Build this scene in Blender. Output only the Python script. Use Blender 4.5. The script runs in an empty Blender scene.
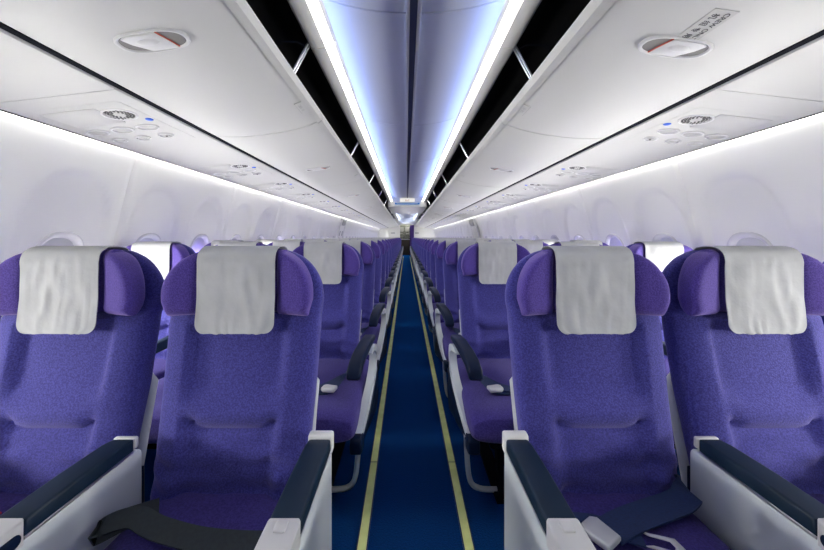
import bpy, bmesh, math, random
from mathutils import Vector, Matrix, noise
random.seed(7)
S = bpy.context.scene
C = S.collection
PI = math.pi
EYE = 1.15

# ------------------------------------------------------------------ materials
def principled(name, col, rough=.5, metal=0., sheen=0., spec=.5, coat=0.):
    m = bpy.data.materials.new(name); m.use_nodes = True
    b = m.node_tree.nodes['Principled BSDF']
    b.inputs['Base Color'].default_value = (*col, 1)
    b.inputs['Roughness'].default_value = rough
    b.inputs['Metallic'].default_value = metal
    b.inputs['Specular IOR Level'].default_value = spec
    b.inputs['Sheen Weight'].default_value = sheen
    b.inputs['Coat Weight'].default_value = coat
    return m
def noise_mix(m, c1, c2, scale, detail=3, bump=0., bdist=.002, lo=.35, hi=.65, stretch=None):
    nt = m.node_tree; N = nt.nodes; L = nt.links; b = N['Principled BSDF']
    tc = N.new('ShaderNodeTexCoord'); src = tc.outputs['Object']
    if stretch:
        mp = N.new('ShaderNodeMapping'); mp.inputs['Scale'].default_value = stretch
        L.new(src, mp.inputs['Vector']); src = mp.outputs['Vector']
    n = N.new('ShaderNodeTexNoise'); n.inputs['Scale'].default_value = scale; n.inputs['Detail'].default_value = detail
    L.new(src, n.inputs['Vector'])
    r = N.new('ShaderNodeValToRGB'); r.color_ramp.elements[0].position = lo; r.color_ramp.elements[1].position = hi
    r.color_ramp.elements[0].color = (*c1, 1); r.color_ramp.elements[1].color = (*c2, 1)
    L.new(n.outputs['Fac'], r.inputs['Fac']); L.new(r.outputs['Color'], b.inputs['Base Color'])
    if bump:
        bp = N.new('ShaderNodeBump'); bp.inputs['Strength'].default_value = bump; bp.inputs['Distance'].default_value = bdist
        L.new(n.outputs['Fac'], bp.inputs['Height']); L.new(bp.outputs['Normal'], b.inputs['Normal'])
    return m
def emit(name, col, st):
    m = bpy.data.materials.new(name); m.use_nodes = True; nt = m.node_tree
    nt.nodes.remove(nt.nodes['Principled BSDF'])
    e = nt.nodes.new('ShaderNodeEmission'); e.inputs['Color'].default_value = (*col, 1); e.inputs['Strength'].default_value = st
    nt.links.new(e.outputs[0], nt.nodes['Material Output'].inputs['Surface']); return m

M = {}
M['fabric'] = noise_mix(principled('purple_jacquard', (.06, .04, .3), .85, sheen=.35, spec=.2),
                        (.032, .030, .170), (.062, .060, .29), 260, 2, .5, .0022, .38, .62)
M['fabric'].node_tree.nodes['Principled BSDF'].inputs['Sheen Tint'].default_value = (.6, .55, 1, 1)
M['wing'] = noise_mix(principled('violet_velour', (.08, .04, .3), .85, sheen=.4, spec=.2),
                      (.048, .028, .190), (.092, .060, .32), 330, 2, .35, .0015)
M['wing'].node_tree.nodes['Principled BSDF'].inputs['Sheen Tint'].default_value = (.7, .55, 1, 1)
M['cushion'] = noise_mix(principled('cushion_purple', (.06, .03, .22), .85, sheen=.08, spec=.2),
                         (.032, .022, .140), (.058, .042, .23), 240, 2, .4, .0015)
M['cover'] = noise_mix(principled('cover_cloth', (.7, .7, .7), .9, spec=.2), (.43, .435, .44), (.52, .525, .53), 9, 5, .45, .012, .3, .7)
M['navy'] = principled('navy_leatherette', (.004, .016, .036), .5, spec=.3)
M['navy_gloss'] = principled('navy_plastic', (.003, .010, .034), .42, spec=.16)
M['panel'] = principled('armrest_white', (.60, .64, .66), .42)
M['white'] = principled('white_plastic', (.70, .70, .69), .38)
M['shell'] = principled('seat_shell_grey', (.42, .44, .47), .5)
M['cap'] = principled('cap_light_grey', (.56, .555, .56), .35)
M['steel'] = principled('brushed_steel', (.62, .62, .64), .28, 1.)
M['strap'] = noise_mix(principled('strap_navy', (.004, .018, .08), .6), (.003, .014, .065), (.006, .026, .105), 120, 2, .3, .001, stretch=(1, 6, 1))
M['bucklemetal'] = principled('buckle_satin', (.66, .66, .65), .45, .35)
M['strapdark'] = noise_mix(principled('strap_black_green', (.012, .022, .03), .65), (.007, .013, .019), (.012, .021, .027), 120, 2, .3, .001)
M['bin'] = principled('bin_ivory', (.585, .585, .56), .5)
M['psu'] = principled('psu_ivory', (.54, .54, .52), .5)
M['wall'] = principled('sidewall_ivory', (.92, .92, .875), .5)
M['ceil'] = principled('ceiling_grey_white', (.84, .84, .85), .45)
M['cove'] = principled('cove_white', (.86, .85, .80), .4)
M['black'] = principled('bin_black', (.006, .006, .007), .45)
M['divider'] = principled('divider_charcoal', (.030, .030, .033), .5)
M['gap_frame'] = principled('gap_and_frame_dark_navy', (.004, .005, .010), .9, spec=.08)
M['rail'] = principled('rail_slate', (.07, .085, .16), .35)
M['grey'] = principled('soft_grey', (.42, .42, .41), .45)
M['recess'] = principled('latch_recess', (.20, .195, .18), .5)
M['slot'] = principled('grille_slot', (.09, .09, .088), .6)
M['red'] = principled('red_line', (.55, .08, .05), .5)
M['redbag'] = principled('red_webbing', (.5, .01, .03), .6)
M['ink'] = principled('ink_dark', (.03, .03, .035), .6)
M['placard'] = principled('placard_grey', (.50, .50, .475), .5)
M['blue'] = principled('call_button_blue', (.02, .12, .70), .3)
M['shade'] = principled('window_shade', (.60, .61, .61), .5)
M['strip'] = noise_mix(principled('photoluminescent_strip', (.5, .52, .2), .5), (.70, .76, .27), (.82, .88, .36), 14, 3)
M['stripedge'] = principled('strip_rail_navy', (.006, .03, .09), .4)
M['curtain'] = noise_mix(principled('curtain_purple', (.10, .05, .26), .9), (.08, .04, .22), (.13, .07, .32), 40, 2)
M['galley'] = noise_mix(principled('galley_steel', (.22, .23, .20), .35, .6), (.10, .11, .09), (.34, .35, .30), 9, 3)
M['cart'] = principled('cart_dark_brown', (.035, .026, .020), .5)
M['led_blue'] = emit('led_cove_blue', (.29, .42, 1.0), 10.5)
M['led_white'] = emit('led_cove_white', (1.0, .97, .91), 5.0)
M['led_wall'] = emit('led_sidewall', (1.0, .985, .955), 28)
M['led_rear'] = emit('led_rear_well', (.55, .68, 1.0), 18)
M['led_end'] = emit('led_end_blue', (.0, .16, .52), .9)
M['galley_fill_glow'] = emit('galley_fill_glow', (1.0, .97, .9), 14)
M['day'] = emit('window_daylight', (1.0, .985, .935), 106)
M['sign'] = emit('exit_sign_lit', (1.0, .97, .92), .85)
M['signred'] = principled('sign_red', (.6, .10, .04), .5)
# carpet: deep blue pile, woven rows
def carpet():
    m = principled('carpet_blue', (.004, .02, .08), .95, sheen=1.0, spec=.1)
    noise_mix(m, (.0003, .0090, .048), (.0010, .0190, .092), 160, 4, .6, .003, .3, .7)
    b = m.node_tree.nodes['Principled BSDF']; b.inputs['Sheen Tint'].default_value = (.0, .20, .80, 1); b.inputs['Sheen Roughness'].default_value = .5
    return m
M['carpet'] = carpet()

# ------------------------------------------------------------------ mesh helpers
def raw(name, verts, faces, mats, parent=None, smooth=True, ang=40, midx=None):
    me = bpy.data.meshes.new(name)
    me.from_pydata([tuple(v) for v in verts], [], faces)
    for mm in (mats if isinstance(mats, (list, tuple)) else [mats]): me.materials.append(mm)
    bm = bmesh.new(); bm.from_mesh(me); bmesh.ops.recalc_face_normals(bm, faces=bm.faces); bm.to_mesh(me); bm.free()
    if midx:
        for p, i in zip(me.polygons, midx): p.material_index = i
    if smooth:
        for p in me.polygons: p.use_smooth = True
        me.set_sharp_from_angle(angle=math.radians(ang))
    o = bpy.data.objects.new(name, me); C.objects.link(o)
    if parent: o.parent = parent
    return o
class MB:
    """collects shapes into one mesh"""
    def __init__(s): s.v = []; s.f = []
    def add(s, v, f):
        n = len(s.v); s.v += [Vector(p) for p in v]; s.f += [tuple(i + n for i in q) for q in f]; return s
    def box(s, x0, x1, y0, y1, z0, z1, bev=0., seg=2):
        bm = bmesh.new(); bmesh.ops.create_cube(bm, size=1)
        for v in bm.verts:
            v.co = Vector(((x0 + x1) / 2 + v.co.x * (x1 - x0), (y0 + y1) / 2 + v.co.y * (y1 - y0), (z0 + z1) / 2 + v.co.z * (z1 - z0)))
        if bev: bmesh.ops.bevel(bm, geom=list(bm.edges), offset=bev, segments=seg, profile=.5, affect='EDGES', clamp_overlap=True)
        return s.bm(bm)
    def bm(s, bm):
        bm.verts.index_update()
        s.add([v.co.copy() for v in bm.verts], [[v.index for v in f.verts] for f in bm.faces]); bm.free(); return s
    def rings(s, rings, closed=True, cap=True, loop=False):
        n = len(rings[0]); v = [p for r in rings for p in r]; f = []
        R = len(rings)
        for i in range(R if loop else R - 1):
            a = i * n; b = ((i + 1) % R) * n
            for j in range(n if closed else n - 1):
                k = (j + 1) % n
                f.append((a + j, a + k, b + k, b + j))
        if cap and not loop and closed:
            f.append(tuple(range(n))); f.append(tuple((R - 1) * n + j for j in range(n)))
        return s.add(v, f)
    def tube(s, path, r, n=10):
        P = [Vector(p) for p in path]; rr = []; up = Vector((0, 0, 1)); prev = None
        for i, p in enumerate(P):
            t = (P[min(i + 1, len(P) - 1)] - P[max(i - 1, 0)]).normalized()
            if prev is None:
                a = t.orthogonal().normalized()
            else:
                a = (prev - t * prev.dot(t)).normalized()
            prev = a; b = t.cross(a)
            rr.append([p + (a * math.cos(2 * PI * k / n) + b * math.sin(2 * PI * k / n)) * r for k in range(n)])
        return s.rings(rr)
    def prism(s, pts, axis, a0, a1, bev=0., seg=2):
        """2D outline extruded along axis; pts are the two other coordinates in xyz order"""
        def mk(p, a):
            return {'x': (a, p[0], p[1]), 'y': (p[0], a, p[1]), 'z': (p[0], p[1], a)}[axis]
        bm = bmesh.new()
        A = [bm.verts.new(mk(p, a0)) for p in pts]; B = [bm.verts.new(mk(p, a1)) for p in pts]
        n = len(pts); fa = bm.faces.new(A); fb = bm.faces.new(B[::-1])
        for i in range(n): bm.faces.new((A[i], A[(i + 1) % n], B[(i + 1) % n], B[i]))
        bmesh.ops.recalc_face_normals(bm, faces=bm.faces)
        if bev:
            es = list(set(list(fa.edges) + list(fb.edges)))
            bmesh.ops.bevel(bm, geom=es, offset=bev, segments=seg, profile=.5, affect='EDGES', clamp_overlap=True)
        return s.bm(bm)
    def sheet(s, fn, nu, nv, th=0.):
        """grid sheet fn(u,v)->Vector, u,v in 0..1, given a thickness along its normals"""
        g = [[Vector(fn(i / nu, j / nv)) for j in range(nv + 1)] for i in range(nu + 1)]
        def nor(i, j):
            a = g[min(i + 1, nu)][j] - g[max(i - 1, 0)][j]; b = g[i][min(j + 1, nv)] - g[i][max(j - 1, 0)]
            c = a.cross(b); return c.normalized() if c.length > 1e-12 else Vector((0, 0, 1))
        W = nv + 1; top = [g[i][j] for i in range(nu + 1) for j in range(W)]
        f = [(i * W + j, (i + 1) * W + j, (i + 1) * W + j + 1, i * W + j + 1) for i in range(nu) for j in range(nv)]
        if not th: return s.add(top, f)
        bot = [g[i][j] - nor(i, j) * th for i in range(nu + 1) for j in range(W)]; o = len(top)
        f2 = [tuple(q + o for q in r[::-1]) for r in f]
        e = []
        for i in range(nu):
            for j, sg in ((0, 1), (nv, -1)):
                a, b = i * W + j, (i + 1) * W + j; e.append((a, a + o, b + o, b))
        for j in range(nv):
            for i in (0, nu):
                a, b = i * W + j, i * W + j + 1; e.append((a, b, b + o, a + o))
        return s.add(top + bot, f + f2 + e)
    def xf(s, mat): s.v = [mat @ p for p in s.v]; return s
    def build(s, name, mat, parent=None, smooth=True, ang=40): return raw(name, s.v, s.f, mat, parent, smooth, ang)
def empty(name, loc, rz=0):
    o = bpy.data.objects.new(name, None); C.objects.link(o); o.location = loc; o.rotation_euler = (0, 0, rz); o.empty_display_size = .1
    return o
def tag(o, label, cat, group=None):
    o['label'] = label; o['category'] = cat
    if group: o['group'] = group
    return o
def struct(o):
    o['kind'] = 'structure'; return o
def inst(src, parent, loc=None):
    c = src.copy(); C.objects.link(c); c.parent = parent
    if loc is not None: c.location = loc
    return c
def spow(a, e): return math.copysign(abs(a) ** e, a)
def lerp(a, b, t): return a + (b - a) * t
def sstep(a, b, x):
    t = min(1, max(0, (x - a) / (b - a))); return t * t * (3 - 2 * t)
def interp(tab, x):
    if x <= tab[0][0]: return tab[0][1]
    for (a, b), (c, d) in zip(tab, tab[1:]):
        if x <= c: return lerp(b, d, (x - a) / (c - a))
    return tab[-1][1]
def catmull(pts, k=5):
    out = []; P = [Vector(p) for p in pts]
    for i in range(len(P) - 1):
        a, b, c, d = P[max(i - 1, 0)], P[i], P[i + 1], P[min(i + 2, len(P) - 1)]
        for j in range(k):
            t = j / k
            out.append(.5 * ((2 * b) + (c - a) * t + (2 * a - 5 * b + 4 * c - d) * t * t + (3 * b - a - 3 * c + d) * t ** 3))
    out.append(P[-1]); return out
ORD = ['first', 'second', 'third', 'fourth', 'fifth', 'sixth', 'seventh', 'eighth', 'ninth', 'tenth', 'eleventh', 'twelfth', 'thirteenth',
       'fourteenth', 'fifteenth', 'sixteenth', 'seventeenth', 'eighteenth', 'nineteenth', 'twentieth', 'twenty-first', 'twenty-second', 'twenty-third', 'twenty-fourth', 'twenty-fifth']

# ------------------------------------------------------------------ seat geometry (faces -y, origin on the floor under the front of the back)
def yfront(z): return .19 * (min(z, .90) - .45) + (.19 * (z - .90) - .8 * (z - .90) ** 2 if z > .90 else 0) * (z < .96) + (.00852 + .02 * (z - .96)) * (z >= .96)
WB = [(.38, .208), (.48, .211), (.58, .214), (.68, .218), (.78, .222), (.88, .225), (.965, .225)]
def backw(z):
    if z <= .965: return interp(WB, z)
    r = .150; d = min(1, (z - .965) / r); return .225 - r + r * math.sqrt(max(0, 1 - d * d))
def make_backrest():
    rings = []; n = 72
    zs = [.385, .39, .40, .415] + [.43 + .01 * i for i in range(26)] + [.69 + .02 * i for i in range(15)] + [1.0 + .0125 * i for i in range(9)] + [1.105, 1.109, 1.112, 1.114]
    zt = 1.1155
    for z in zs:
        w = backw(z)
        endk = min(1., (z - .380) / .03, (zt - z) / .035); endk = math.sqrt(max(.02, 1 - (1 - max(0, endk)) ** 2))
        # the front recedes behind the headrest, back surface sits 0.11 behind
        rec = .052 * sstep(.905, .955, z)
        yf = yfront(z) + rec; yb = yfront(z) + interp([(.38, .10), (.7, .125), (1., .115), (1.12, .10)], z)
        ym = (yf + yb) / 2; hd = (yb - yf) / 2 * endk
        ring = []
        for k in range(n):
            t = 2 * PI * k / n
            x = (w - (1 - endk) * .02) * spow(math.cos(t), .62); s_ = spow(math.sin(t), .62); y = ym + hd * s_
            if s_ < 0 and z < .935:
                u = abs(x)
                cw = .118 + .012 * sstep(.5, .9, z)
                inside = 1 - sstep(cw - .012, cw + .022, u)
                groove = math.exp(-((u - cw) / .006) ** 2) * .006
                fade = sstep(.40, .46, z) * (1 - sstep(.86, .93, z))
                y += (inside * .026 + groove) * fade * min(1, -s_ * 1.2)
                # lumbar crease and the fuller pad under it, centre panel only
                ends = 1 - .6 * sstep(.085, .118, u)           # the roll turns up at its ends
                zc = .612 + .030 * (1 - ends)
                dz = z - zc
                roll = -.022 * math.exp(-((dz - .045) / .038) ** 2) * (1 if dz > 0 else math.exp(-(dz / .012) ** 2))
                cr = .013 * math.exp(-(dz / .008) ** 2)
                low = -.012 * math.exp(-((z - .535) / .055) ** 2)
                y += (cr + roll + low) * inside * min(1, -s_ * 1.2)
                fold = .0045 * math.sin(z * 105 + x * 26 + 1.5 * math.sin(x * 31)) + .003 * math.sin(z * 61 - x * 47)
                y += fold * sstep(.605, .55, z) * sstep(.40, .46, z) * min(1, -s_ * 1.2)
            ring.append((x, y, z))
        rings.append(ring)
    return MB().rings(rings)
def make_shell():
    rings = []
    for z in [.33, .345, .37, .42, .5, .6, .66, .70, .72, .73]:
        e = min(1, (z - .32) / .04, (.74 - z) / .04); w = (interp(WB, z) - .001) * (.86 + .14 * e)
        y0 = yfront(z) + .075; y1 = yfront(z) + .135
        rings.append([(w * spow(math.cos(2 * PI * k / 40), .5), (y0 + y1) / 2 + (y1 - y0) / 2 * (.3 + .7 * e) * spow(math.sin(2 * PI * k / 40), .5), z) for k in range(40)])
    return MB().rings(rings)
HB, HT = .926, 1.113
def make_headpad():
    rings = []
    for z in [HB, HB + .004, HB + .012, HB + .025, .98, 1.01, 1.04, 1.07, HT - .025, HT - .012, HT - .004, HT]:
        e = min(1, (z - HB) / .028, (HT - z) / .03); e = math.sqrt(max(.03, 1 - (1 - e) ** 2))
        ym = yfront(z) + .032
        rings.append([(.114 * spow(math.cos(2 * PI * k / 40), .45), ym + .044 * e * spow(math.sin(2 * PI * k / 40), .6), z) for k in range(40)])
    return MB().rings(rings)
def make_wing(s):
    """side pad of the headrest: flat bottom, big rounded upper outer corner, bent forward"""
    rings = []; n = 40; x0 = .106; X1 = .213
    zs = [HB - .004, HB, HB + .006, HB + .016] + [.965 + .012 * i for i in range(12)] + [1.102, 1.106, 1.109, 1.111]
    for z in zs:
        rr = .128; zc = 1.112 - rr
        if z > zc: xr = X1 - rr + rr * math.sqrt(max(0, 1 - ((z - zc) / rr) ** 2))
        else: xr = X1 - .010 * sstep(.97, .93, z)
        xr = max(xr, x0 + .02)
        e = min(1, (z - HB + .006) / .03, (1.113 - z) / .03); e = math.sqrt(max(.03, 1 - (1 - e) ** 2))
        xm = (x0 + xr) / 2; hw = (xr - x0) / 2
        ring = []
        for k in range(n):
            t = 2 * PI * k / n
            x = xm + hw * spow(math.cos(t), .55); y = .040 * e * spow(math.sin(t), .6)
            d = max(0, x - x0)
            y += yfront(z) + .030 - .16 * d - 1.3 * d * d
            ring.append((s * x, y, z))
        rings.append(ring)
    return MB().rings(rings)
def make_cover(seed=0.):
    # profile over the head pad, from behind the top, over and down the front
    prof = []
    for z in (1.04, 1.07, 1.096): prof.append((yfront(z) + .084, z))
    prof += [(yfront(1.11) + .074, 1.113), (yfront(1.118) + .055, 1.119), (yfront(1.12) + .032, 1.121), (yfront(1.118) + .008, 1.117), (yfront(1.108) - .010, 1.105)]
    for z in (1.082, 1.06, 1.03, 1.0, .97, .945, .92, .895, .884, .875):
        prof.append((yfront(z) - (.0175 if z > .93 else .0175 - .006 * (.93 - z) / .07), z))
    P = catmull([(0, a, b) for a, b in prof], 4); nv = len(P) - 1; nu = 30
    def fn(u, v):
        p = P[round(v * nv)]; zf = (1 - v)
        W = .112
        x = (2 * u - 1)
        # rounded lower corners
        if p.y < .15 and p.z < .875 + .03:
            d = (.905 - p.z) / .03; W -= .028 * (1 - math.sqrt(max(0, 1 - min(1, d) ** 2)))
        wav = .0045 * (noise.noise(Vector((x * 5 + 3.1, p.z * 13 + seed, p.y * 3))) + .5 * noise.noise(Vector((x * 13, p.z * 9 + x * 20, seed + 7.7))))
        wav = max(-.001, wav) if p.z < 1.1 or p.y < .12 else 0
        return (x * W, p.y - .001 - wav * (.4 if p.z > 1.09 else 1), p.z)
    return MB().sheet(fn, nu, nv, .0022)
CZ = .468
def make_cushion(W):
    rings = []; n = 44; y0, y1 = -.565, .07
    ys = [y0, y0 + .004, y0 + .014, y0 + .03, y0 + .055] + [lerp(-.48, .02, i / 10) for i in range(11)] + [.05, .065, y1]
    for y in ys:
        e = min(1, (y - y0 + .003) / .06, (y1 - y + .003) / .04); e = math.sqrt(max(.02, 1 - (1 - e) ** 2))
        zt = CZ - .012 * sstep(-.35, .0, y); zb = .335
        zm = (zt + zb) / 2; hz = (zt - zb) / 2
        rings.append([(W * (.93 + .07 * e) * spow(math.cos(2 * PI * k / n), .42),
                       y, zm + hz * (.45 + .55 * e) * spow(math.sin(2 * PI * k / n), .5)) for k in range(n)])
    return MB().rings(rings)
def ribbon(path, w, th, side):
    """flat strap along a path; side(i) gives the width direction"""
    P = catmull(path, 6); m = len(P) - 1
    mb = MB(); R = []
    for i, p in enumerate(P):
        t = (P[min(i + 1, m)] - P[max(i - 1, 0)]).normalized(); a = Vector(side); a = (a - t * a.dot(t)).normalized(); nn = t.cross(a).normalized()
        R.append([p + a * w / 2 + nn * th / 2, p - a * w / 2 + nn * th / 2, p - a * w / 2 - nn * th / 2, p + a * w / 2 - nn * th / 2])
    return mb.rings(R)

LIB = bpy.data.collections.new('library')   # source meshes only, never linked to the scene
def proto(mb, name, mat, ang=50):
    o = mb.build(name, mat, None, True, ang); C.objects.unlink(o); return o
P_ = {}
P_['backrest'] = proto(make_backrest(), 'backrest', M['fabric'], 60)
P_['back_shell'] = proto(make_shell(), 'back_shell', M['shell'])
P_['headrest'] = proto(make_headpad(), 'headrest', M['wing'])
P_['wing+'] = proto(make_wing(1), 'headrest_wing', M['wing'], 60)
P_['wing-'] = proto(make_wing(-1), 'headrest_wing', M['wing'], 60)
P_['cover'] = proto(make_cover(0.), 'headrest_cover', M['cover'], 80)
for q in range(3): P_['cover%d' % q] = proto(make_cover(4.3 + 5.1 * q), 'headrest_cover', M['cover'], 80)
P_['cushion'] = proto(make_cushion(.238), 'seat_cushion', M['cushion'])
P_['cushion1'] = proto(make_cushion(.209), 'seat_cushion', M['cushion'])
P_['pan'] = proto(MB().box(-.20, .20, -.50, .10, .285, .345, .012), 'seat_pan', M['gap_frame'])
# ---- front row armrest: deep white panel, navy pad, grey front cap (local: y as the seat, x centred)
def rr(y0, y1, z0, z1, r, k=4):
    out = []
    for cy, cz, a0 in ((y1 - r, z1 - r, 0), (y0 + r, z1 - r, 90), (y0 + r, z0 + r, 180), (y1 - r, z0 + r, 270)):
        for i in range(k + 1):
            a = math.radians(a0 + 90 * i / k); out.append((cy + r * math.cos(a), cz + r * math.sin(a)))
    return out
P_['f_panel'] = proto(MB().prism(rr(-.47, .030, .0, .583, .02), 'x', -.0255, .0255, .004), 'side_panel', M['panel'])
P_['f_pad'] = proto(MB().prism([(-.238, .588), (.0, .588), (.0, .618), (-.03, .623), (-.13, .625), (-.238, .622)], 'x', -.0305, .0305, .007, 3), 'armrest_pad', M['navy'])
P_['f_line'] = proto(MB().box(-.0285, .0285, -.238, .0, .5825, .5885, .001), 'metal_edge', M['steel'])
P_['f_rear'] = proto(MB().prism(rr(.0005, .030, .575, .628, .010), 'x', -.032, .032, .005), 'rear_cap', M['white'])
P_['f_rear2'] = proto(MB().prism(rr(.0005, .016, .59, .620, .006), 'x', -.029, .029, .004), 'rear_cap', M['cap'])
P_['f_edge'] = proto(MB().box(-.022, .022, .028, .044, .11, .52, .004), 'rear_edge_strip', M['navy_gloss'])
P_['f_cap'] = proto(MB().prism([(-.475, .50), (-.42, .572), (-.239, .574), (-.239, .624), (-.43, .619), (-.475, .595)], 'x', -.0315, .0315, .006, 3), 'front_cap', M['cap'])
P_['f_button'] = proto(MB().box(-.011, .011, -.268, -.246, .6205, .6275, .002), 'button', M['cap'])
P_['f_lever'] = proto(MB().prism(rr(-.33, -.246, .582, .606, .011), 'x', -.0335, .0335, .002), 'recline_lever', M['navy_gloss'])
# ---- standard aisle end: navy pad on a white S-shaped frame
def s_plate():
    cl = catmull([(0, -.31, .606), (0, -.28, .614), (0, -.235, .612), (0, -.185, .580), (0, -.195, .515), (0, -.250, .455), (0, -.335, .408), (0, -.425, .368), (0, -.505, .330)], 5)
    wid = [(0, .008), (.12, .020), (.3, .034), (.5, .042), (1, .052)]; L_ = []; R_ = []
    m = len(cl) - 1
    for i, p in enumerate(cl):
        t = (cl[min(i + 1, m)] - cl[max(i - 1, 0)]).normalized(); nn = Vector((0, -t.z, t.y)); w = interp(wid, i / m)
        L_.append(p + nn * w / 2); R_.append(p - nn * w / 2)
    mb = MB(); rings = []
    for a, b in zip(L_, R_):
        h = .0175
        rings.append([(-h, a.y, a.z), (h, a.y, a.z), (h, b.y, b.z), (-h, b.y, b.z)])
    return mb.rings(rings)
def flare(mb, sd):
    """the arm leans away from the aisle towards its front; sd = +1 on the right of the aisle"""
    m = MB(); m.f = list(mb.f); m.v = [Vector((p.x + sd * .10 * max(0, -.2 - p.y), p.y, p.z)) for p in mb.v]; return m
for sd in (1, -1):
    k = '%d' % sd
    P_['s_frame' + k] = proto(flare(s_plate(), sd), 'arm_frame', M['panel'])
    P_['s_pad' + k] = proto(flare(MB().prism([(-.512, .580), (-.502, .570), (-.485, .574), (-.44, .598), (-.36, .615), (-.28, .625), (-.185, .630), (-.165, .64), (-.185, .658), (-.28, .663), (-.39, .655), (-.46, .638), (-.503, .612)], 'x', -.028 + sd * .018, .028 + sd * .018, .009, 3), sd), 'armrest_pad', M['navy_gloss'])
    P_['s_tip' + k] = proto(flare(MB().prism(rr(-.545, -.485, .288, .358, .020), 'x', -.022, .022, .006), sd), 'frame_foot', M['navy_gloss'])
    P_['s_side' + k] = proto(flare(MB().prism([(-.50, .315), (-.20, .29), (-.13, .34), (-.14, .47), (-.175, .50), (-.25, .435), (-.36, .375), (-.47, .335)], 'x', -.012 - sd * .008, .012 - sd * .008, .005), sd), 'side_cover', M['navy_gloss'])
P_['m_arm'] = proto(MB().prism([(-.40, .575), (-.36, .565), (.06, .575), (.07, .61), (.04, .622), (-.38, .618), (-.40, .60)], 'x', -.021, .021, .007, 3), 'armrest', M['navy'])

def build_front_arm(parent, x, lever):
    a = inst(P_['f_panel'], parent, (x, 0, 0)); a.name = 'armrest'
    for k in ('f_pad', 'f_line', 'f_rear2' if lever else 'f_rear', 'f_edge', 'f_cap', 'f_lever' if lever else 'f_button'): inst(P_[k], a)
def build_std_arm(parent, x, sd, full=True):
    k = '%d' % sd
    a = inst(P_['s_frame' + k], parent, (x, 0, 0)); a.name = 'armrest'
    inst(P_['s_pad' + k], a)
    if full:
        inst(P_['s_tip' + k], a); inst(P_['s_side' + k], a)
P_['legs'] = {}
def leg_frame(sx):
    """bent silver bar: down from the seat frame at the aisle, then along under the seat; sx is the direction away from the aisle"""
    x0 = -.292 * sx
    pts = [(x0, -.47, .33), (x0 + .008 * sx, -.445, .22), (x0 + .022 * sx, -.415, .12), (x0 + .044 * sx, -.385, .058), (x0 + .082 * sx, -.37, .028), (x0 + .14 * sx, -.365, .020), (x0 + .28 * sx, -.362, .020), (x0 + .52 * sx, -.362, .020)]
    mb = MB().tube(catmull(pts, 5), .0115, 10)
    return mb
def legs_dark(sx):
    mb = MB()
    for x in (-.12, .12):
        mb.prism([(-.40, .0), (-.36, .0), (-.30, .29), (-.36, .29)], 'x', x - .015, x + .015)
        mb.prism([(.0, .0), (.05, .0), (-.02, .29), (-.08, .29)], 'x', x - .015, x + .015)
        mb.box(x - .03, x + .03, -.42, .07, .0, .02)
    return mb
for sx in (1, -1):
    P_['bar%d' % sx] = proto(leg_frame(sx), 'restraint_bar', M['bucklemetal'])
P_['legs'] = proto(legs_dark(1), 'seat_leg', M['gap_frame'])
# ---- belts
def belt_std(a):  # a = +-1, side of the buckle
    z = CZ + .006
    mb = ribbon([(a * .205, -.10, z - .004), (a * .20, -.26, z + .002), (a * .165, -.39, z + .008), (a * .03, -.415, z + .010), (-a * .12, -.40, z + .006), (-a * .195, -.28, z), (-a * .205, -.10, z - .004)], .044, .004, (0, 0, 1))
    mb2 = ribbon([(a * .150, -.40, z + .006), (a * .02, -.405, z + .006), (-a * .13, -.37, z + .004), (-a * .195, -.24, z)], .046, .004, (0, 1, .25))
    # flat webbing lying on the cushion
    mb = ribbon([(a * .206, -.08, z - .004), (a * .185, -.28, z + .001), (a * .12, -.385, z + .012), (-.0 * a, -.405, z + .008), (-a * .13, -.37, z + .004), (-a * .198, -.22, z - .001)], .046, .004, (.25 * a, 1, .1))
    mb.add(mb2.v, mb2.f)
    return mb
def buckle(w=.062, d=.046, h=.018):
    return MB().prism([(-w / 2, -d * .42), (w * .32, -d / 2), (w / 2, -d * .28), (w / 2, d * .28), (w * .32, d / 2), (-w / 2, d * .42)], 'z', 0, h, .005, 2)
for a in (1, -1):
    P_['belt%d' % a] = proto(belt_std(a), 'seat_belt', M['strap'])
P_['buckle'] = proto(buckle(), 'buckle', M['bucklemetal'])
P_['tongue'] = proto(MB().prism([(-.035, -.018), (.03, -.022), (.042, 0), (.03, .022), (-.035, .018), (-.02, .012), (.018, .012), (.024, 0), (.018, -.012), (-.02, -.012)], 'z', 0, .004, .001, 1), 'tongue', M['bucklemetal'])

# a far copy: the whole upholstered seat as one mesh, cover and armrest still its parts
def joined(keys, name):
    mats = []; V = []; F = []; I = []
    for k in keys:
        me = P_[k].data; n = len(V); mi = len(mats); mats.append(me.materials[0])
        V += [v.co.copy() for v in me.vertices]
        for p in me.polygons: F.append(tuple(i + n for i in p.vertices)); I.append(mi)
    o = raw(name, V, F, mats, None, True, 60, I); C.objects.unlink(o); return o
P_['far'] = joined(['backrest', 'back_shell', 'headrest', 'wing+', 'wing-', 'cushion', 'pan', 'legs'], 'passenger_chair')

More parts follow.
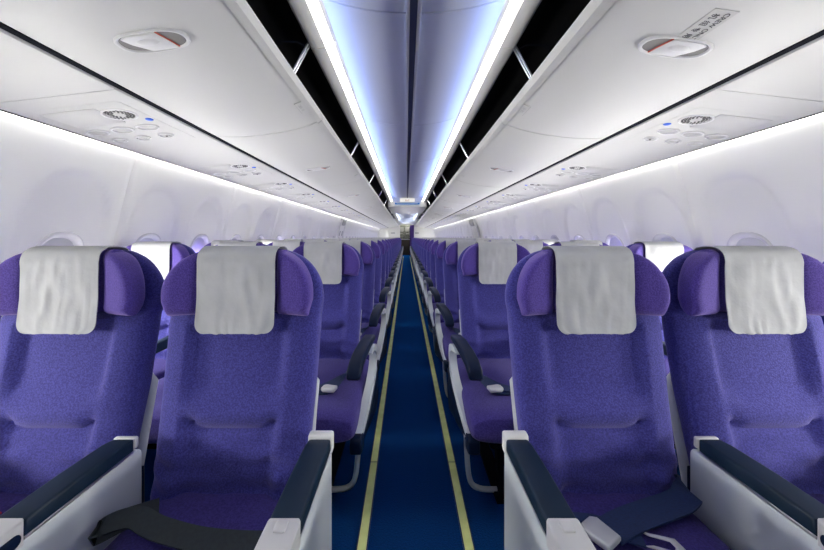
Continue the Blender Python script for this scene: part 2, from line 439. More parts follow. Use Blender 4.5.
SEATX = {-1: (-.523, -1.030, -1.538), 1: (.507, .993, 1.486)}
ARMX = {-1: (-.262, -.778, -1.294), 1: (.257, .762, 1.258)}
ARM2 = .200
ROW1, ROW2, PITCH, NROWS = .83, 1.78, .765, 23
def rowy(i): return ROW1 if i == 0 else ROW2 + PITCH * (i - 1)
KIND = ('aisle', 'middle', 'window')
GROUP = 'purple passenger seats in rows along the cabin'
for i in range(NROWS):
    for sd in (-1, 1):
        for j in range(3):
            x = SEATX[sd][j]; y = rowy(i); side = 'left' if sd < 0 else 'right'
            if i == 0:
                lab = {(-1, 0): 'front-row purple aisle seat left of the aisle, dark belt across its cushion',
                       (-1, 1): 'front-row purple seat at the left edge, beyond the left white armrest panel',
                       (-1, 2): 'front-row window seat on the far left, only its headrest edge showing',
                       (1, 0): 'front-row purple aisle seat right of the aisle, blue belt with silver buckle on it',
                       (1, 1): 'front-row purple seat toward the right edge, beyond the right white armrest panel',
                       (1, 2): 'front-row window seat on the far right, only its headrest edge showing'}[(sd, j)]
            else:
                lab = 'purple %s seat with white headrest cover, %s of the aisle, %s row from the front' % (KIND[j], side, ORD[i])
            armx = (ARMX[sd][j] if i == 0 or j else sd * ARM2) - x
            near = i < 8
            if near:
                r = empty('passenger_chair', (x, y, 0)); tag(r, lab, 'airplane seat', GROUP)
                inst(P_['backrest'], r); inst(P_['back_shell'], r); inst(P_['headrest'], r); inst(P_['wing+'], r); inst(P_['wing-'], r)
                c = inst(P_['cover%d' % ((i * 5 + j + sd) % 3)], r); c.location = (random.uniform(-.003, .003) if i else 0, 0, 0)
                c = inst(P_['cushion1' if i == 0 else 'cushion'], r); inst(P_['pan'], r)
                if i and j == 0: c.location = (-sd * .038, 0, 0); c.scale = (1.06, 1, 1); inst(P_['legs'], r)
            else:
                r = P_['far'].copy(); C.objects.link(r); r.location = (x, y, 0); tag(r, lab, 'airplane seat', GROUP)
                inst(P_['cover'], r)
            if i == 0:
                build_front_arm(r, armx, j > 0)
                if j == 0: inst(P_['bar%d' % sd], r)
            elif j == 0:
                build_std_arm(r, armx, sd, near)
                inst(P_['bar%d' % sd], r)
            elif i < 4:
                inst(P_['m_arm'], r, (armx, 0, 0))
            if 0 < i < 8 and j == 0:
                b = inst(P_['belt%d' % (-sd)], r); inst(P_['buckle'], b, (-sd * .152, -.402, CZ + .012)).rotation_euler = (0, 0, (.2 if sd > 0 else PI - .2))
            if i == 0 and sd == 1 and j == 0:
                z = CZ + .004
                mb = ribbon([(.190, .012, z + .010), (.178, -.02, z + .022), (.14, -.040, z + .016), (.06, -.062, z + .012), (-.02, -.088, z + .012), (-.085, -.116, z + .012)], .060, .006, (.15, 1, .1))
                mb2 = ribbon([(-.20, -.02, z), (-.16, -.07, z + .002), (-.09, -.085, z + .003), (-.04, -.112, z + .003), (-.012, -.122, z + .003)], .045, .004, (.2, 1, 0))
                mb.add(mb2.v, mb2.f); b = mb.build('seat_belt', M['strap'], r)
                k = inst(P_['buckle'], b, (-.108, -.122, z + .006)); k.scale = (1.05, 1.25, 1.0); k.rotation_euler = (0, 0, PI / 2 + .55); k['label'] = 'silver buckle lying on the blue strap'
                k = inst(P_['tongue'], b, (.020, -.137, z + .003)); k.rotation_euler = (0, 0, -.35)
            if i == 0 and sd == -1 and j == 0:
                z = CZ + .004
                mb = ribbon([(-.13, -.04, z), (-.175, -.085, z + .012), (-.200, -.125, z + .018), (-.185, -.11, z + .026), (-.14, -.095, z + .026), (-.08, -.112, z + .018), (.02, -.13, z + .010), (.12, -.138, z + .008), (.21, -.135, z + .005)], .044, .006, (.1, 1, .35))
                mb.build('seat_belt', M['strapdark'], r)['label'] = 'dark green-black folded belt'
            if i == 0 and sd == -1 and j == 1:
                z = CZ + .002
                k = ribbon([(-.15, -.06, z), (-.06, -.065, z + .006), (.0, -.075, z + .004)], .04, .004, (0, 1, 0)).build('seat_belt', M['redbag'], r); k['label'] = 'red webbing on the cushion'

# ------------------------------------------------------------------ setting: floor and strips
Y0, Y1 = -3.4, 19.0
f = MB().box(-1.75, 1.75, Y0, 21.0, -.05, 0).build('floor', M['carpet'], None, False); struct(f)
tn = 0
def trim(mb, mat, smooth=True):
    global tn
    tn += 1; return struct(mb.build('trim_%d' % tn, mat, None, smooth))
cuts = [Y0 + .05, .1, 1.61, 3.1, 4.6, 6.1, 7.6, 9.1, 10.6, 12.1, 13.6, 15.1, 16.6, 18.6]
for sx in (-1, 1):
    mb = MB(); me_ = MB()
    for a, b in zip(cuts, cuts[1:]):
        mb.box(sx * .198 - .0165, sx * .198 + .0165, a + .003, b - .003, .0, .006, .0015, 1)
    trim(mb, M['strip'])
    trim(MB().box(sx * .198 - .0215, sx * .198 + .0215, cuts[0], cuts[-1], .0, .003), M['stripedge'], False)
    # seat track covers under the seats
    trim(MB().box(sx * .62 - .03, sx * .62 + .03, cuts[0], cuts[-1], 0, .006, .002, 1), M['stripedge'], False)

# ------------------------------------------------------------------ sidewalls with sculpted window arches
WP = [(0, 1.775), (.3, 1.782), (.6, 1.787), (.85, 1.785), (1.0, 1.768), (1.15, 1.740), (1.3, 1.704), (1.45, 1.666), (1.6, 1.622), (1.7, 1.585), (1.78, 1.55)]
WPc = catmull([(a, b, 0) for a, b in WP], 4)
def wallx(z):
    return interp([(p.x, p.y) for p in WPc], z)
WPITCH = .54
WSTART = {-1: 1.590, 1: 1.665}
EXITY = {-1: 8.05, 1: 7.85}
def wins(sd): return [WSTART[sd] + WPITCH * k for k in range(-3, 32) if WSTART[sd] + WPITCH * k < 18.6]
def recess(sd, y, z):
    k = round((y - WSTART[sd]) / WPITCH); yc = WSTART[sd] + WPITCH * k
    if k < -3 or yc > 18.6: return 0
    d = abs(y - yc) / .215
    dz = (z - 1.02) / (.455 if z > 1.02 else .40)
    rr_ = math.sqrt(d ** 2.6 + abs(dz) ** 2.6) if (d or dz) else 0
    return .022 * (1 - sstep(.93, 1.03, rr_ ** (1 / 1.0)))
for sd, nm in ((-1, 'left'), (1, 'right')):
    ys = []; y = Y0
    while y < Y1:
        ys.append(y); y += .02 if y < 9 else .03
    ys.append(Y1)
    zs = [0, .15, .3, .45, .58, .64, .70, .74] + [.76 + .02 * i for i in range(51)]
    seams = [WSTART[sd] + WPITCH * (k + .5) for k in range(-7, 34) if k % 2 == 0]
    for nm2, zz in (('baseboard_', [z for z in zs if z <= 1.1401]), ('wall_', [z for z in zs if z >= 1.1399])):
        V = []; F = []
        for y in ys:
            sm = min(abs(y - q) for q in seams); g = .010 if sm < .011 else 0
            for z in zz: V.append((sd * (wallx(z) + recess(sd, y, z) + g), y, z))
        n = len(zz)
        for a in range(len(ys) - 1):
            for b in range(n - 1):
                yc = (ys[a] + ys[a + 1]) / 2; zc = (zz[b] + zz[b + 1]) / 2
                k = round((yc - WSTART[sd]) / WPITCH); wy = WSTART[sd] + WPITCH * k
                if k >= -3 and wy < 18.6 and abs(wy - EXITY[sd]) >= .3 and (abs(yc - wy) / .116) ** 2.5 + (abs(zc - .985) / .178) ** 2.5 < 1: continue
                F.append((a * n + b, a * n + b + 1, (a + 1) * n + b + 1, (a + 1) * n + b))
        struct(raw(nm2 + nm, V, F, M['wall'], None, True, 50))
wn = 0
def ring_oval(cy, cz, a, b, e=.80, n=40): return [(cy + a * spow(math.cos(2 * PI * k / n), e), cz + b * spow(math.sin(2 * PI * k / n), e)) for k in range(n)]
# window built once per side, copied along the wall
for sd in (-1, 1):
    cz = .985
    def on(p, off): return (sd * (wallx(p[1]) + .026 - off), p[0], p[1])
    rings = []
    for a, b, off in ((.130, .192, -.004), (.130, .192, .008), (.125, .187, .014), (.118, .179, .014), (.108, .166, .004), (.104, .160, -.022)):
        rings.append([on(p, off) for p in ring_oval(0, cz, a, b)])
    fr = MB().rings(rings, cap=False)
    shade = MB().sheet(lambda u, v: on((lerp(-.112, .112, u), lerp(1.00, cz + .172, v)), -.016), 6, 6, .004)
    bar = MB().sheet(lambda u, v: on((lerp(-.11, .11, u), lerp(1.00, 1.013, v)), -.008), 6, 2, .006)
    pane = MB().sheet(lambda u, v: on((lerp(-.112, .112, u), lerp(cz - .172, 1.015, v)), -.030), 6, 6, .003)
    first = None
    for y in wins(sd):
        wn += 1
        if abs(y - EXITY[sd]) < .3: continue
        if first is None:
            o = fr.build('window_%d' % wn, M['white']); o.location = (0, y, 0); a = shade.build('window_shade', M['shade'], o); b = bar.build('shade_handle', M['white'], o); c_ = pane.build('window_pane', M['day'], o); first = (o, a, b, c_)
        else:
            o = first[0].copy(); o.name = 'window_%d' % wn; C.objects.link(o); o.location = (0, y, 0)
            [inst(q, o) for q in first[1:]]
        struct(o)
    # overwing exit hatch standing proud of the wall
    ey = EXITY[sd]
    def onw(y, z, off): return (sd * (wallx(z) - off), y, z)
    d = MB()
    d.sheet(lambda u, v: onw(ey + lerp(-.30, .30, u), lerp(.72, 1.60, v), .022 - .05 * max(0, abs(2 * u - 1) - .85)), 20, 20, .02)
    do = struct(d.build('door_%d' % (1 if sd < 0 else 2), M['wall']))
    MB().sheet(lambda u, v: onw(ey + lerp(-.16, .16, u), lerp(1.44, 1.575, v), .055 - .03 * abs(2 * v - 1) ** 3), 8, 8, .03).build('handle_cover', M['placard'], do)
    for q in (-.14, .14):
        MB().sheet(lambda u, v: onw(ey + q + lerp(-.03, .03, u), lerp(1.18, 1.30, v), .030), 4, 6, .012).build('grip', M['grey'], do)
    for q in (-.30, .30):
        MB().sheet(lambda u, v: onw(ey + q + lerp(-.012, .012, u), lerp(.72, 1.62, v), .028), 3, 20, .012).build('door_frame', M['white'], do)

# ------------------------------------------------------------------ PSU rail, wall wash lights
PSU = [(1.098, 1.692), (1.585, 1.636)]
def psuz(x): return lerp(PSU[0][1], PSU[1][1], (abs(x) - PSU[0][0]) / (PSU[1][0] - PSU[0][0]))
for sd in (-1, 1):
    prof = [(1.098, 1.730), (1.098, 1.700), (1.104, 1.692), (1.20, psuz(1.20)), (1.40, psuz(1.40)), (1.560, psuz(1.56)), (1.580, 1.637), (1.585, 1.645), (1.580, 1.660), (1.30, 1.715), (1.2, 1.735)]
    mb = MB()
    seg = [Y0] + [ROW2 - .62 + PITCH * 2 * k for k in range(0, 12) if ROW2 - .62 + PITCH * 2 * k < 18.5] + [Y1]
    seg.insert(1, -.4)
    for a, b in zip(seg, seg[1:]): mb.prism([(sd * p, q) for p, q in prof], 'y', a + .0015, b - .0015)
    trim(mb, M['psu'])
    trim(MB().box(sd * 1.0855 - .0115, sd * 1.0855 + .0115, Y0, Y1, 1.697, 1.80), M['gap_frame'], False)   # dark gap above
    trim(MB().prism([(sd * 1.584, 1.634), (sd * 1.592, 1.635), (sd * 1.592, 1.645), (sd * 1.584, 1.645)], 'y', Y0, Y1), M['gap_frame'], False)  # dark strip painted in as the shadow gap along the rail edge
    # LED line lying on top of the rail, shining out and up onto the sidewall
    n_ = (sd * .95, .3)
    V = [(sd * 1.562, Y0 + .1, 1.672), (sd * 1.562, Y1 - .1, 1.672), (sd * 1.548, Y1 - .1, 1.705), (sd * 1.548, Y0 + .1, 1.705)]
    trim(MB().prism([(sd * 1.5875, 1.647), (sd * 1.591, 1.668), (sd * 1.588, 1.669), (sd * 1.5845, 1.648)], 'y', Y0 + .1, Y1 - .1), M['led_wall'], False)
    trim(MB().prism([(sd * 1.60, 1.775), (sd * 1.30, 1.80), (sd * 1.30, 1.79), (sd * 1.60, 1.765)], 'y', Y0, Y1), M['white'], False)   # closes the light trough

# ------------------------------------------------------------------ passenger service units
def disc(cx, cy, rx, ry, z0, z1, n=28, e=1.): return [(cx + rx * spow(math.cos(2 * PI * k / n), e), cy + ry * spow(math.sin(2 * PI * k / n), e)) for k in range(n)]
def psu_frame(sd): # places a flat design (u outboard, v along y, w downward) on the sloping rail
    th = math.atan2(PSU[1][1] - PSU[0][1], PSU[1][0] - PSU[0][0])
    ux = Vector((sd * math.cos(th), 0, math.sin(th))); vy = Vector((0, 1, 0)); dn = Vector((sd * math.sin(th), 0, -math.cos(th)))
    return ux, vy, dn
def on_psu(sd, design):
    """design: MB in (u,v,w); u measured from the inboard edge of the rail"""
    ux, vy, dn = psu_frame(sd); o = Vector((sd * 1.098, 0, 1.692))
    mb = MB(); mb.v = [o + ux * p.x + vy * p.y + dn * p.z for p in design.v]; mb.f = list(design.f); return mb
def dome(cx, cy, rx, ry, h, n=28, k=4, e=1.):
    R = []
    for i in range(k + 1):
        a = i / k * PI / 2; s = math.cos(a) * .92 + .08
        R.append([(cx + rx * s * math.cos(2 * PI * q / n), cy + ry * s * math.sin(2 * PI * q / n), h * math.sin(a)) for q in range(n)])
    return MB().rings(R)
def annul(cx, cy, rx, ry, w, h, n=28):
    R = []
    for s, z in ((1, -.002), (1, h * .6), (1 - w * .3, h), (1 - w * .7, h), (1 - w, h * .5), (1 - w, -.002)):
        R.append([(cx + rx * s * math.cos(2 * PI * q / n), cy + ry * s * math.sin(2 * PI * q / n), z) for q in range(n)])
    return MB().rings(R, loop=True)
psu_groups = {}
PSUP = {}
for sd in (-1, 1):
    P = []
    base = MB().prism([(p[0], p[1]) for p in [(.085, -.26), (.435, -.26), (.45, -.245), (.45, .20), (.435, .215), (.085, .215), (.07, .20), (.07, -.245)]], 'z', -.002, .0006)
    P.append(('unit_panel', on_psu(sd, base), M['psu']))
    # loudspeaker grille: plate and rings of slots
    g = annul(.162, -.15, .066, .058, .16, .0045)
    P.append(('speaker_grille', on_psu(sd, g), M['white']))
    sl = MB()
    for rr_, cnt in ((.050, 22), (.039, 18), (.028, 12)):
        for q in range(cnt):
            a = 2 * PI * q / cnt
            if abs(math.cos(a)) < .16: continue
            c = Vector((.162 + rr_ * math.cos(a), -.15 + rr_ * .86 * math.sin(a), 0))
            t = Vector((-math.sin(a), math.cos(a), 0)); n = Vector((math.cos(a), math.sin(a), 0))
            w = .0030; h = .0042
            p4 = [c + t * w + n * h, c - t * w + n * h, c - t * w - n * h, c + t * w - n * h]
            sl.add([p + Vector((0, 0, .0010)) for p in p4] + [p + Vector((0, 0, .0034)) for p in p4], [(0, 1, 2, 3), (4, 5, 6, 7), (0, 1, 5, 4), (1, 2, 6, 5), (2, 3, 7, 6), (3, 0, 4, 7)])
    P.append(('speaker_slots', on_psu(sd, sl), M['slot']))
    P.append(('call_button', on_psu(sd, dome(.095, -.075, .016, .016, .006)), M['blue']))
    for q in range(3):
        u = .165 + .118 * q
        P.append(('reading_light', on_psu(sd, annul(u, .0, .050, .036, .22, .006)), M['white']))
        P.append(('light_lens', on_psu(sd, dome(u, .0, .040, .028, .0042)), M['grey']))
        P.append(('air_vent', on_psu(sd, annul(u, .115, .036, .028, .25, .007)), M['white']))
        P.append(('vent_nozzle', on_psu(sd, dome(u, .115, .021, .017, .010)), M['psu']))
    P.append(('vent_hole', on_psu(sd, dome(.160, .112, .008, .007, .0125)), M['ink']))
    P.append(('mask_door', on_psu(sd, MB().box(.20, .42, -.225, -.075, -.002, .0034, .001, 1)), M['psu']))
    PSUP[sd] = [proto(mb, nm, mt) for nm, mb, mt in P]
def psuy(i, sd): return (rowy(i) + .70 if i else 1.50) + (.06 if sd > 0 else 0)
for sd in (-1, 1):
    side = 'left' if sd < 0 else 'right'
    for i in range(NROWS - 1):
        r = empty('passenger_service_unit', (0, psuy(i, sd), 0))
        tag(r, 'white reading light and air vent unit under the %s bins, %s from the camera' % (side, ORD[i]), 'service panel', 'overhead passenger service units')
        for p in (PSUP[sd] if i < 6 else PSUP[sd][:4]):
            inst(p, r)
        # the empty sits at the unit itself
        r.location = (sd * 1.33, psuy(i, sd), psuz(1.33))
        for c in r.children: c.location = (-sd * 1.33, 0, -psuz(1.33))

# ------------------------------------------------------------------ overhead bins
BL = 1.68; BY = [1.70 + BL * k for k in range(-3, 11)]
OUT = catmull([(1.072, 1.735, 0), (1.069, 1.702, 0), (1.040, 1.691, 0), (.95, 1.688, 0), (.87, 1.692, 0), (.76, 1.705, 0), (.66, 1.722, 0), (.57, 1.746, 0), (.515, 1.768, 0), (.494, 1.783, 0)], 5)
def binz(x):
    pts = sorted([(p.x, p.y) for p in OUT[6:]]); return interp(pts, x)
def bin_tilt(x): return math.atan2(binz(x - .02) - binz(x + .02), -.04)
BINP = {}
def make_bin(sd):
    P = []
    a, b = .004, BL - .004
    # bucket: outer skin, rolled lip, inner skin
    outer = [(p.x, p.y) for p in OUT]; lip = [(.487, 1.797), (.485, 1.812), (.489, 1.821), (.499, 1.823), (.508, 1.815)]
    inner = [(.53, 1.79), (.58, 1.772), (.66, 1.746), (.76, 1.728), (.87, 1.715), (1.0, 1.712), (1.050, 1.735)]
    P.append(('bucket', MB().prism([(sd * x, z) for x, z in outer + lip + inner], 'y', a, b, .0022, 1), M['bin']))
    # raised lip line
    P.append(('lip_trim', MB().prism([(sd * x, z) for x, z in [(.5115, 1.7655), (.4905, 1.7800), (.4835, 1.797), (.4815, 1.797), (.488, 1.777), (.5095, 1.7625)]], 'y', a + .003, b - .003), M['bin']))
    # black liner inside and above
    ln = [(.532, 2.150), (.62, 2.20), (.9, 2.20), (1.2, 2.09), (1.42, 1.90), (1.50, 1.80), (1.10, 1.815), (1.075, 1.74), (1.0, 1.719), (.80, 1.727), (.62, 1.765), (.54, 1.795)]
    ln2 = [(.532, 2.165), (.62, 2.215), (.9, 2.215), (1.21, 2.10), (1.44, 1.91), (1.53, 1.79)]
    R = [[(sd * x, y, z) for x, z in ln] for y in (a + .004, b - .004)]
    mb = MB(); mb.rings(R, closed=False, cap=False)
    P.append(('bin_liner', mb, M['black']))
    # end plates, charcoal
    ep = [(.66, 2.0), (.80, 2.08), (1.1, 2.06), (1.35, 1.9), (1.10, 1.80), (1.07, 1.735), (.95, 1.715), (.75, 1.74), (.60, 1.775), (.54, 1.80), (.56, 1.87)]
    mb = MB()
    mb.prism([(sd * x, z) for x, z in ep], 'y', b - .014, b - .006)
    P.append(('end_plate', mb, M['divider']))
    # twin silver support arms at the far end
    mb = MB()
    for q in (0, .022):
        mb.tube([(sd * .535, b - .06 - q, 2.142), (sd * .548, b - .06 - q, 2.118), (sd * .60, b - .06 - q, 2.02), (sd * .70, b - .045 - q, 1.86)], .0065, 8)
    P.append(('support_arm', mb, M['steel']))
    # latch
    X = .752; lt = bin_tilt(X); z0 = binz(X)
    ux = Vector((sd * math.cos(lt), 0, -math.sin(lt) * -1)); ux = Vector((sd * .05, 0, binz(X + .025) - binz(X - .025))).normalized()
    dn = Vector((0, 1, 0)).cross(ux); dn = dn if dn.z < 0 else -dn
    o = Vector((sd * X, BL / 2 + .035, z0))
    def place(d):
        m = MB(); m.v = [o + ux * p.x + Vector((0, 1, 0)) * p.y + dn * p.z for p in d.v]; m.f = list(d.f); return m
    n = 48
    def oval(s, w, e=.75): return [(.100 * s * spow(math.cos(2 * PI * q / n), e), .044 * (s if s > .9 else s * .97) * spow(math.sin(2 * PI * q / n), e), w) for q in range(n)]
    bz = MB().rings([oval(1, -.003), oval(1, .002), oval(.97, .0055), oval(.91, .0055), oval(.88, .002), oval(.88, -.003)], loop=True)
    P.append(('latch_bezel', place(bz), M['white']))
    P.append(('latch_recess', place(MB().prism([(p[0], p[1]) for p in oval(.88, 0)], 'z', -.002, .0012)), M['recess']))
    # paddle: slanted white handle with a bulge, dark pocket inboard
    lev = [(-.050, -.033), (-.020, -.036), (.03, -.037), (.066, -.030), (.052, -.012), (.028, .010), (.018, .033), (-.02, .036), (-.045, .034), (-.052, .02), (-.064, -.012)]
    lev = [(-.030, -.034), (.050, -.036), (.070, -.026), (.058, .0), (.026, .034), (-.050, .034), (-.046, .012), (-.038, -.012)]
    P.append(('latch_handle', place(MB().prism(lev, 'z', .0005, .007, .0028, 2)), M['white']))
    P.append(('latch_grip', place(dome(.008, -.006, .036, .016, .014)), M['white']))
    P.append(('latch_mark', place(MB().prism([(-.0335, -.034), (-.0305, -.0345), (-.0510, .034), (-.0540, .0335)], 'z', .001, .0040)), M['red']))
    # row-number tab at the far end of the lip
    ux2 = Vector((sd * .02, 0, binz(.56) - binz(.54))).normalized(); dn2 = Vector((0, 1, 0)).cross(ux2); dn2 = dn2 if dn2.z < 0 else -dn2
    o2 = Vector((sd * .530, BL - .21, binz(.530)))
    def place2(d):
        m = MB(); m.v = [o2 + ux2 * p.x + Vector((0, 1, 0)) * p.y + dn2 * p.z for p in d.v]; m.f = list(d.f); return m
    P.append(('row_tab', place2(MB().box(-.020, .016, -.055, .055, -.002, .0030, .001, 1)), M['bin']))
    P.append(('row_tab_rim', place2(MB().box(.0145, .0160, -.053, .053, -.002, .0038).box(-.018, .016, -.054, -.0525, -.002, .0038)), M['grey']))
    return [proto(mb, nm, mt, 35) for nm, mb, mt in P]
def text_mesh(body, size, name, mat, origin, right, up, parent):
    cu = bpy.data.curves.new(name, 'FONT'); cu.body = body; cu.size = size; cu.align_x = 'CENTER'; cu.align_y = 'CENTER'; cu.extrude = .0003
    o = bpy.data.objects.new(name, cu); C.objects.link(o)
    dg = bpy.context.evaluated_depsgraph_get(); me = bpy.data.meshes.new_from_object(o.evaluated_get(dg))
    bpy.data.objects.remove(o); bpy.data.curves.remove(cu)
    me.name = name; r = Vector(right).normalized(); u = Vector(up).normalized(); n = r.cross(u)
    mt = Matrix(((r.x, u.x, n.x, origin[0]), (r.y, u.y, n.y, origin[1]), (r.z, u.z, n.z, origin[2]), (0, 0, 0, 1)))
    me.transform(mt); me.materials.clear(); me.materials.append(mat)
    t = bpy.data.objects.new(name, me); C.objects.link(t); t.parent = parent; return t
for sd in (-1, 1):
    pr = make_bin(sd); side = 'left' if sd < 0 else 'right'
    for k, y in enumerate(BY[:-1]):
        if k < 2: continue
        y = y + (.03 if sd > 0 else 0); r = empty('overhead_bin', (sd * .79, y, 1.69))
        kk = k - 2
        lab = ('white open luggage bin on the %s, %s from the camera' % (side, ORD[kk]))
        if kk == 0: lab += (', crew placard by its latch' if sd > 0 else '')
        tag(r, lab, 'luggage bin', 'open overhead luggage bins')
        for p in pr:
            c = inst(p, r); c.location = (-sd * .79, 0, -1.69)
        if kk in (0,):
            uxt = Vector((sd * .02, 0, binz(.54) - binz(.52))).normalized(); dnt = Vector((0, 1, 0)).cross(uxt); dnt = dnt if dnt.z < 0 else -dnt
            ot = Vector((sd * .530, BL - .21, binz(.530))) - Vector((sd * .79, 0, 1.69)) + dnt * .0034 - uxt * .002
            text_mesh('31 ABC' if sd < 0 else '31 JKL', .021, 'row_number', M['grey'], ot, (0, sd, 0), uxt, r)
        if kk == 0 and sd == 1:
            X = .752; ux = Vector((.05, 0, binz(X + .025) - binz(X - .025))).normalized(); dn = Vector((0, 1, 0)).cross(ux); dn = dn if dn.z < 0 else -dn
            o = Vector((X, .835, binz(X))) - Vector((.79, y, 1.69)); yy = Vector((0, 1, 0))
            m = MB(); d = MB().box(-.030, .030, -.062, .062, -.001, .0014)
            m.v = [o + ux * p.x + yy * p.y + dn * p.z for p in d.v]; m.f = d.f
            pl = m.build('crew_placard', M['placard'], r, False)
            text_mesh('CREW ONLY', .0185, 'placard_text', M['ink'], o + ux * .013 + dn * .0018, yy, ux, pl)
            text_mesh('\u673a \u7ec4 \u4e13 \u7528', .0200, 'placard_text', M['ink'], o - ux * .011 + dn * .0018, yy, ux, pl)

# ------------------------------------------------------------------ ceiling
CA = 8.8
for nm_ in ('x',):
    V = []
    mb = MB(); segs = [Y0, -1.49 + .0, 0.0, 1.49, 2.98, 4.44, 5.9, 7.35, CA]
    prof = catmull([(.036, 2.205, 0), (.12, 2.208, 0), (.22, 2.220, 0), (.32, 2.241, 0), (.40, 2.266, 0), (.48, 2.298, 0), (.52, 2.318, 0)], 4)
    for a, b in zip(segs, segs[1:]):
        for sd in (-1, 1):
            p2 = [(sd * p.x, p.y) for p in prof] + [(sd * .52, 2.33), (sd * .036, 2.223)]
            mb.prism(p2, 'y', a + .004, b - .004, .003, 1)
    mb.box(-.53, .53, Y0, CA, 2.338, 2.355)
    # lower ceiling, second light well, end header
    mb.box(-.53, .53, CA, 11.3, 1.985, 2.015, .004, 1)
    mb.box(-.53, .53, CA - .012, CA, 1.985, 2.355)
    for sd in (-1, 1):
        p2 = [(sd * .03, 2.145), (sd * .30, 2.150), (sd * .47, 2.168), (sd * .47, 2.18), (sd * .03, 2.165)]
        mb.prism(p2, 'y', 11.3, 17.2)
    mb.box(-.53, .53, 11.3, 17.2, 2.19, 2.2)
    mb.box(-.53, .53, 17.2, Y1, 1.885, 1.92, .004, 1)
    mb.box(-.53, .53, 17.19, 17.205, 1.885, 2.20)
    mb.box(-.53, .53, 11.29, 11.305, 1.985, 2.20)
    c = mb.build('ceiling', M['ceil'], None, True, 30); struct(c)
# dark roof skin above everything, keeps the cabin closed
struct(MB().box(-1.8, 1.8, Y0, 21.0, 2.36, 2.38).build('ceiling_crown', M['black'], None, False)).name = 'trim_90'
# centre rail between the ceiling panels
trim(MB().box(-.0175, .0175, Y0, CA - .02, 2.190, 2.208, .002, 1), M['rail'])
for sx in (-1, 1):
    trim(MB().box(sx * .0265 - .009, sx * .0265 + .009, Y0, CA - .02, 2.180, 2.212, .004, 2), M['cove'])
# coves
for sd in (-1, 1):
    mb = MB(); cs = [Y0] + [y - .085 for y in BY[1:-1]] + [CA - .012]
    cs = sorted(set([q for q in cs if q <= CA - .012]))
    prof = [(.532, 2.165), (.530, 2.136), (.524, 2.122), (.510, 2.113), (.480, 2.113), (.440, 2.124), (.405, 2.143), (.394, 2.154), (.392, 2.163), (.398, 2.168), (.41, 2.166), (.44, 2.160), (.50, 2.165)]
    for a, b in zip(cs, cs[1:]):
        mb.prism([(sd * x, z) for x, z in prof], 'y', a + .0025, b - .0025, .002, 1)
    trim(mb, M['cove'])
    # hidden blue-white LED in the trough, shining inward and up on the ceiling
    trim(MB().prism([(sd * .506, 2.172), (sd * .509, 2.212), (sd * .515, 2.212), (sd * .512, 2.172)], 'y', Y0 + .05, CA - .05), M['led_blue'], False)
    # white LED line along the inner cove lip
    trim(MB().prism([(sd * .4045, 2.1420), (sd * .4380, 2.1235), (sd * .4460, 2.1212), (sd * .4470, 2.1235), (sd * .4390, 2.1260), (sd * .4060, 2.1445)], 'y', Y0 + .05, CA - .05), M['led_white'], False)
    # cove of the rear light well
    trim(MB().prism([(sd * .532, 2.06), (sd * .525, 2.02), (sd * .46, 2.01), (sd * .41, 2.02), (sd * .405, 2.035), (sd * .45, 2.06)], 'y', 11.305, 17.19, .002, 1), M['cove'])
    trim(MB().prism([(sd * .505, 2.080), (sd * .509, 2.125), (sd * .515, 2.125), (sd * .511, 2.080)], 'y', 11.35, 17.15), M['led_rear'], False)
    trim(MB().prism([(sd * .532, 1.985), (sd * .532, 2.17), (sd * .54, 2.17), (sd * .54, 1.985)], 'y', CA, 11.3), M['cove'], False)
    trim(MB().prism([(sd * .532, 1.886), (sd * .532, 2.17), (sd * .54, 2.17), (sd * .54, 1.886)], 'y', 17.2, Y1), M['cove'], False)

def corner(cx, cz, r, a0, a1, k=6): return [(cx + r * math.cos(math.radians(lerp(a0, a1, q / k))), cz + r * math.sin(math.radians(lerp(a0, a1, q / k)))) for q in range(k + 1)]
inner = [(.40, 2.20)] + corner(.29, 2.155, .11, 0, -90) + corner(-.29, 2.155, .11, -90, -180) + [(-.40, 2.20)]
trim(MB().prism([(-.53, 2.20), (-.53, 1.984), (.53, 1.984), (.53, 2.20)] + inner, 'y', 8.70, 8.785), M['cove'])
trim(MB().prism([(-.34, 2.04), (.34, 2.04), (.34, 2.105), (.28, 2.082), (-.28, 2.082), (-.34, 2.105)], 'y', 8.775, 8.787), M['led_end'], False)
trim(MB().box(-.5, .5, 19.4, 19.7, 2.25, 2.27), M['galley_fill_glow'], False)  # unseen glowing panel, added to brighten the galley steel
# exit sign hanging at the end of the light well
r = empty('exit_sign', (0, 8.45, 2.10)); tag(r, 'white lit exit sign with red lettering hanging from the ceiling end above the aisle', 'sign')
MB().box(-.20, .20, -.03, .03, -.012, .085, .006).build('sign_box', M['sign'], r)
MB().box(-.03, .03, -.02, .02, .083, .100).build('sign_mount', M['cap'], r)
text_mesh('EXIT', .055, 'sign_text', M['signred'], (0, -.0315, .022), (1, 0, 0), (0, 0, 1), r)

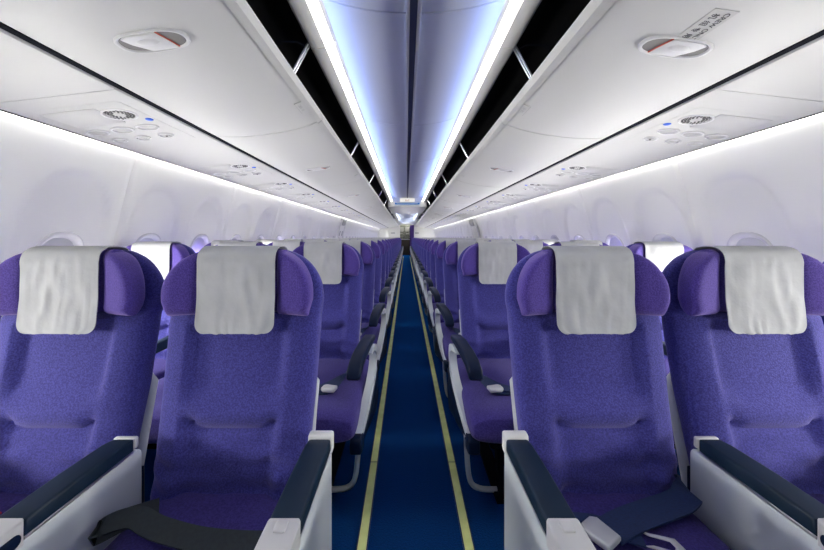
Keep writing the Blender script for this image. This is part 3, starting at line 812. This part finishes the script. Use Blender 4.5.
# ------------------------------------------------------------------ bulkheads, galley
mb = MB()
op = .395
mb.box(-1.78, -op, Y1, Y1 + .04, 0, 2.36); mb.box(op, 1.78, Y1, Y1 + .04, 0, 2.36); mb.box(-op, op, Y1, Y1 + .04, 1.885, 2.36)
struct(mb.build('wall_rear', M['wall'], None, False))
struct(MB().box(-1.78, 1.78, 20.6, 20.64, 0, 2.36).build('wall_galley', M['grey'], None, False)).name = 'wall_aft'
struct(MB().box(-1.78, 1.78, Y0 - .04, Y0, 0, 2.36).build('wall_front', M['wall'], None, False))
g = empty('galley_unit', (0, 20.2, 0)); tag(g, 'steel galley with dark trolley bays at the end of the aisle', 'galley')
MB().box(-.60, .60, -.10, .38, 0, .98, .01).build('trolley_bay', M['cart'], g)
MB().box(-.60, .60, -.12, .38, .98, 1.02, .005).build('worktop', M['steel'], g)
up = MB().box(-.60, .60, .0, .38, 1.02, 2.0, .01).build('upper_cabinet', M['galley'], g)
for q in (-.32, .04, .34):
    o = MB().box(q - .13, q + .13, -.03, .01, 1.10, 1.40, .012).build('oven_door', M['galley'], g)
    MB().tube([(q - .09, -.05, 1.37), (q + .09, -.05, 1.37)], .008).build('handle', M['steel'], o)
    MB().box(q - .13, q + .13, -.02, .01, 1.50, 1.78, .012).build('locker_door', M['placard'], g)
ct = MB().sheet(lambda u, v: (lerp(.20, .44, u), 18.95 + .022 * math.sin(u * 34) * (1 - .3 * v), lerp(.10, 1.86, v)), 60, 12, .004).build('aisle_curtain', M['curtain'])
tag(ct, 'purple curtain drawn aside on the right of the galley doorway', 'curtain')
for x, w, lb in ((-.82, .24, 'small dark placard on the white rear bulkhead, left of the galley doorway'), (.62, .22, 'small dark placard on the white rear bulkhead, right of the galley doorway')):
    s_ = MB().box(x - w / 2, x + w / 2, Y1 - .012, Y1, 1.36, 1.42, .003, 1).build('wall_placard', M['grey']); tag(s_, lb, 'placard')

# ------------------------------------------------------------------ world, camera
wd = bpy.data.worlds.new('world'); S.world = wd; wd.use_nodes = True
wd.node_tree.nodes['Background'].inputs[0].default_value = (.5, .55, .6, 1); wd.node_tree.nodes['Background'].inputs[1].default_value = .05
cam = bpy.data.cameras.new('camera'); co = bpy.data.objects.new('camera', cam); C.objects.link(co)
co.location = (-.035, 0, EYE); co.rotation_euler = (PI / 2, 0, 0)
cam.sensor_width = 36; cam.lens = 316 / 824 * 36; cam.clip_start = .02; cam.clip_end = 60
cam.shift_x = 6 / 824; cam.shift_y = -38 / 824
S.camera = co
S.view_settings.view_transform = 'Standard'; S.view_settings.look = 'None'; S.view_settings.gamma = 1; S.view_settings.exposure = 0
S.view_settings.use_curve_mapping = False
S.cycles.max_bounces = 10; S.cycles.diffuse_bounces = 6
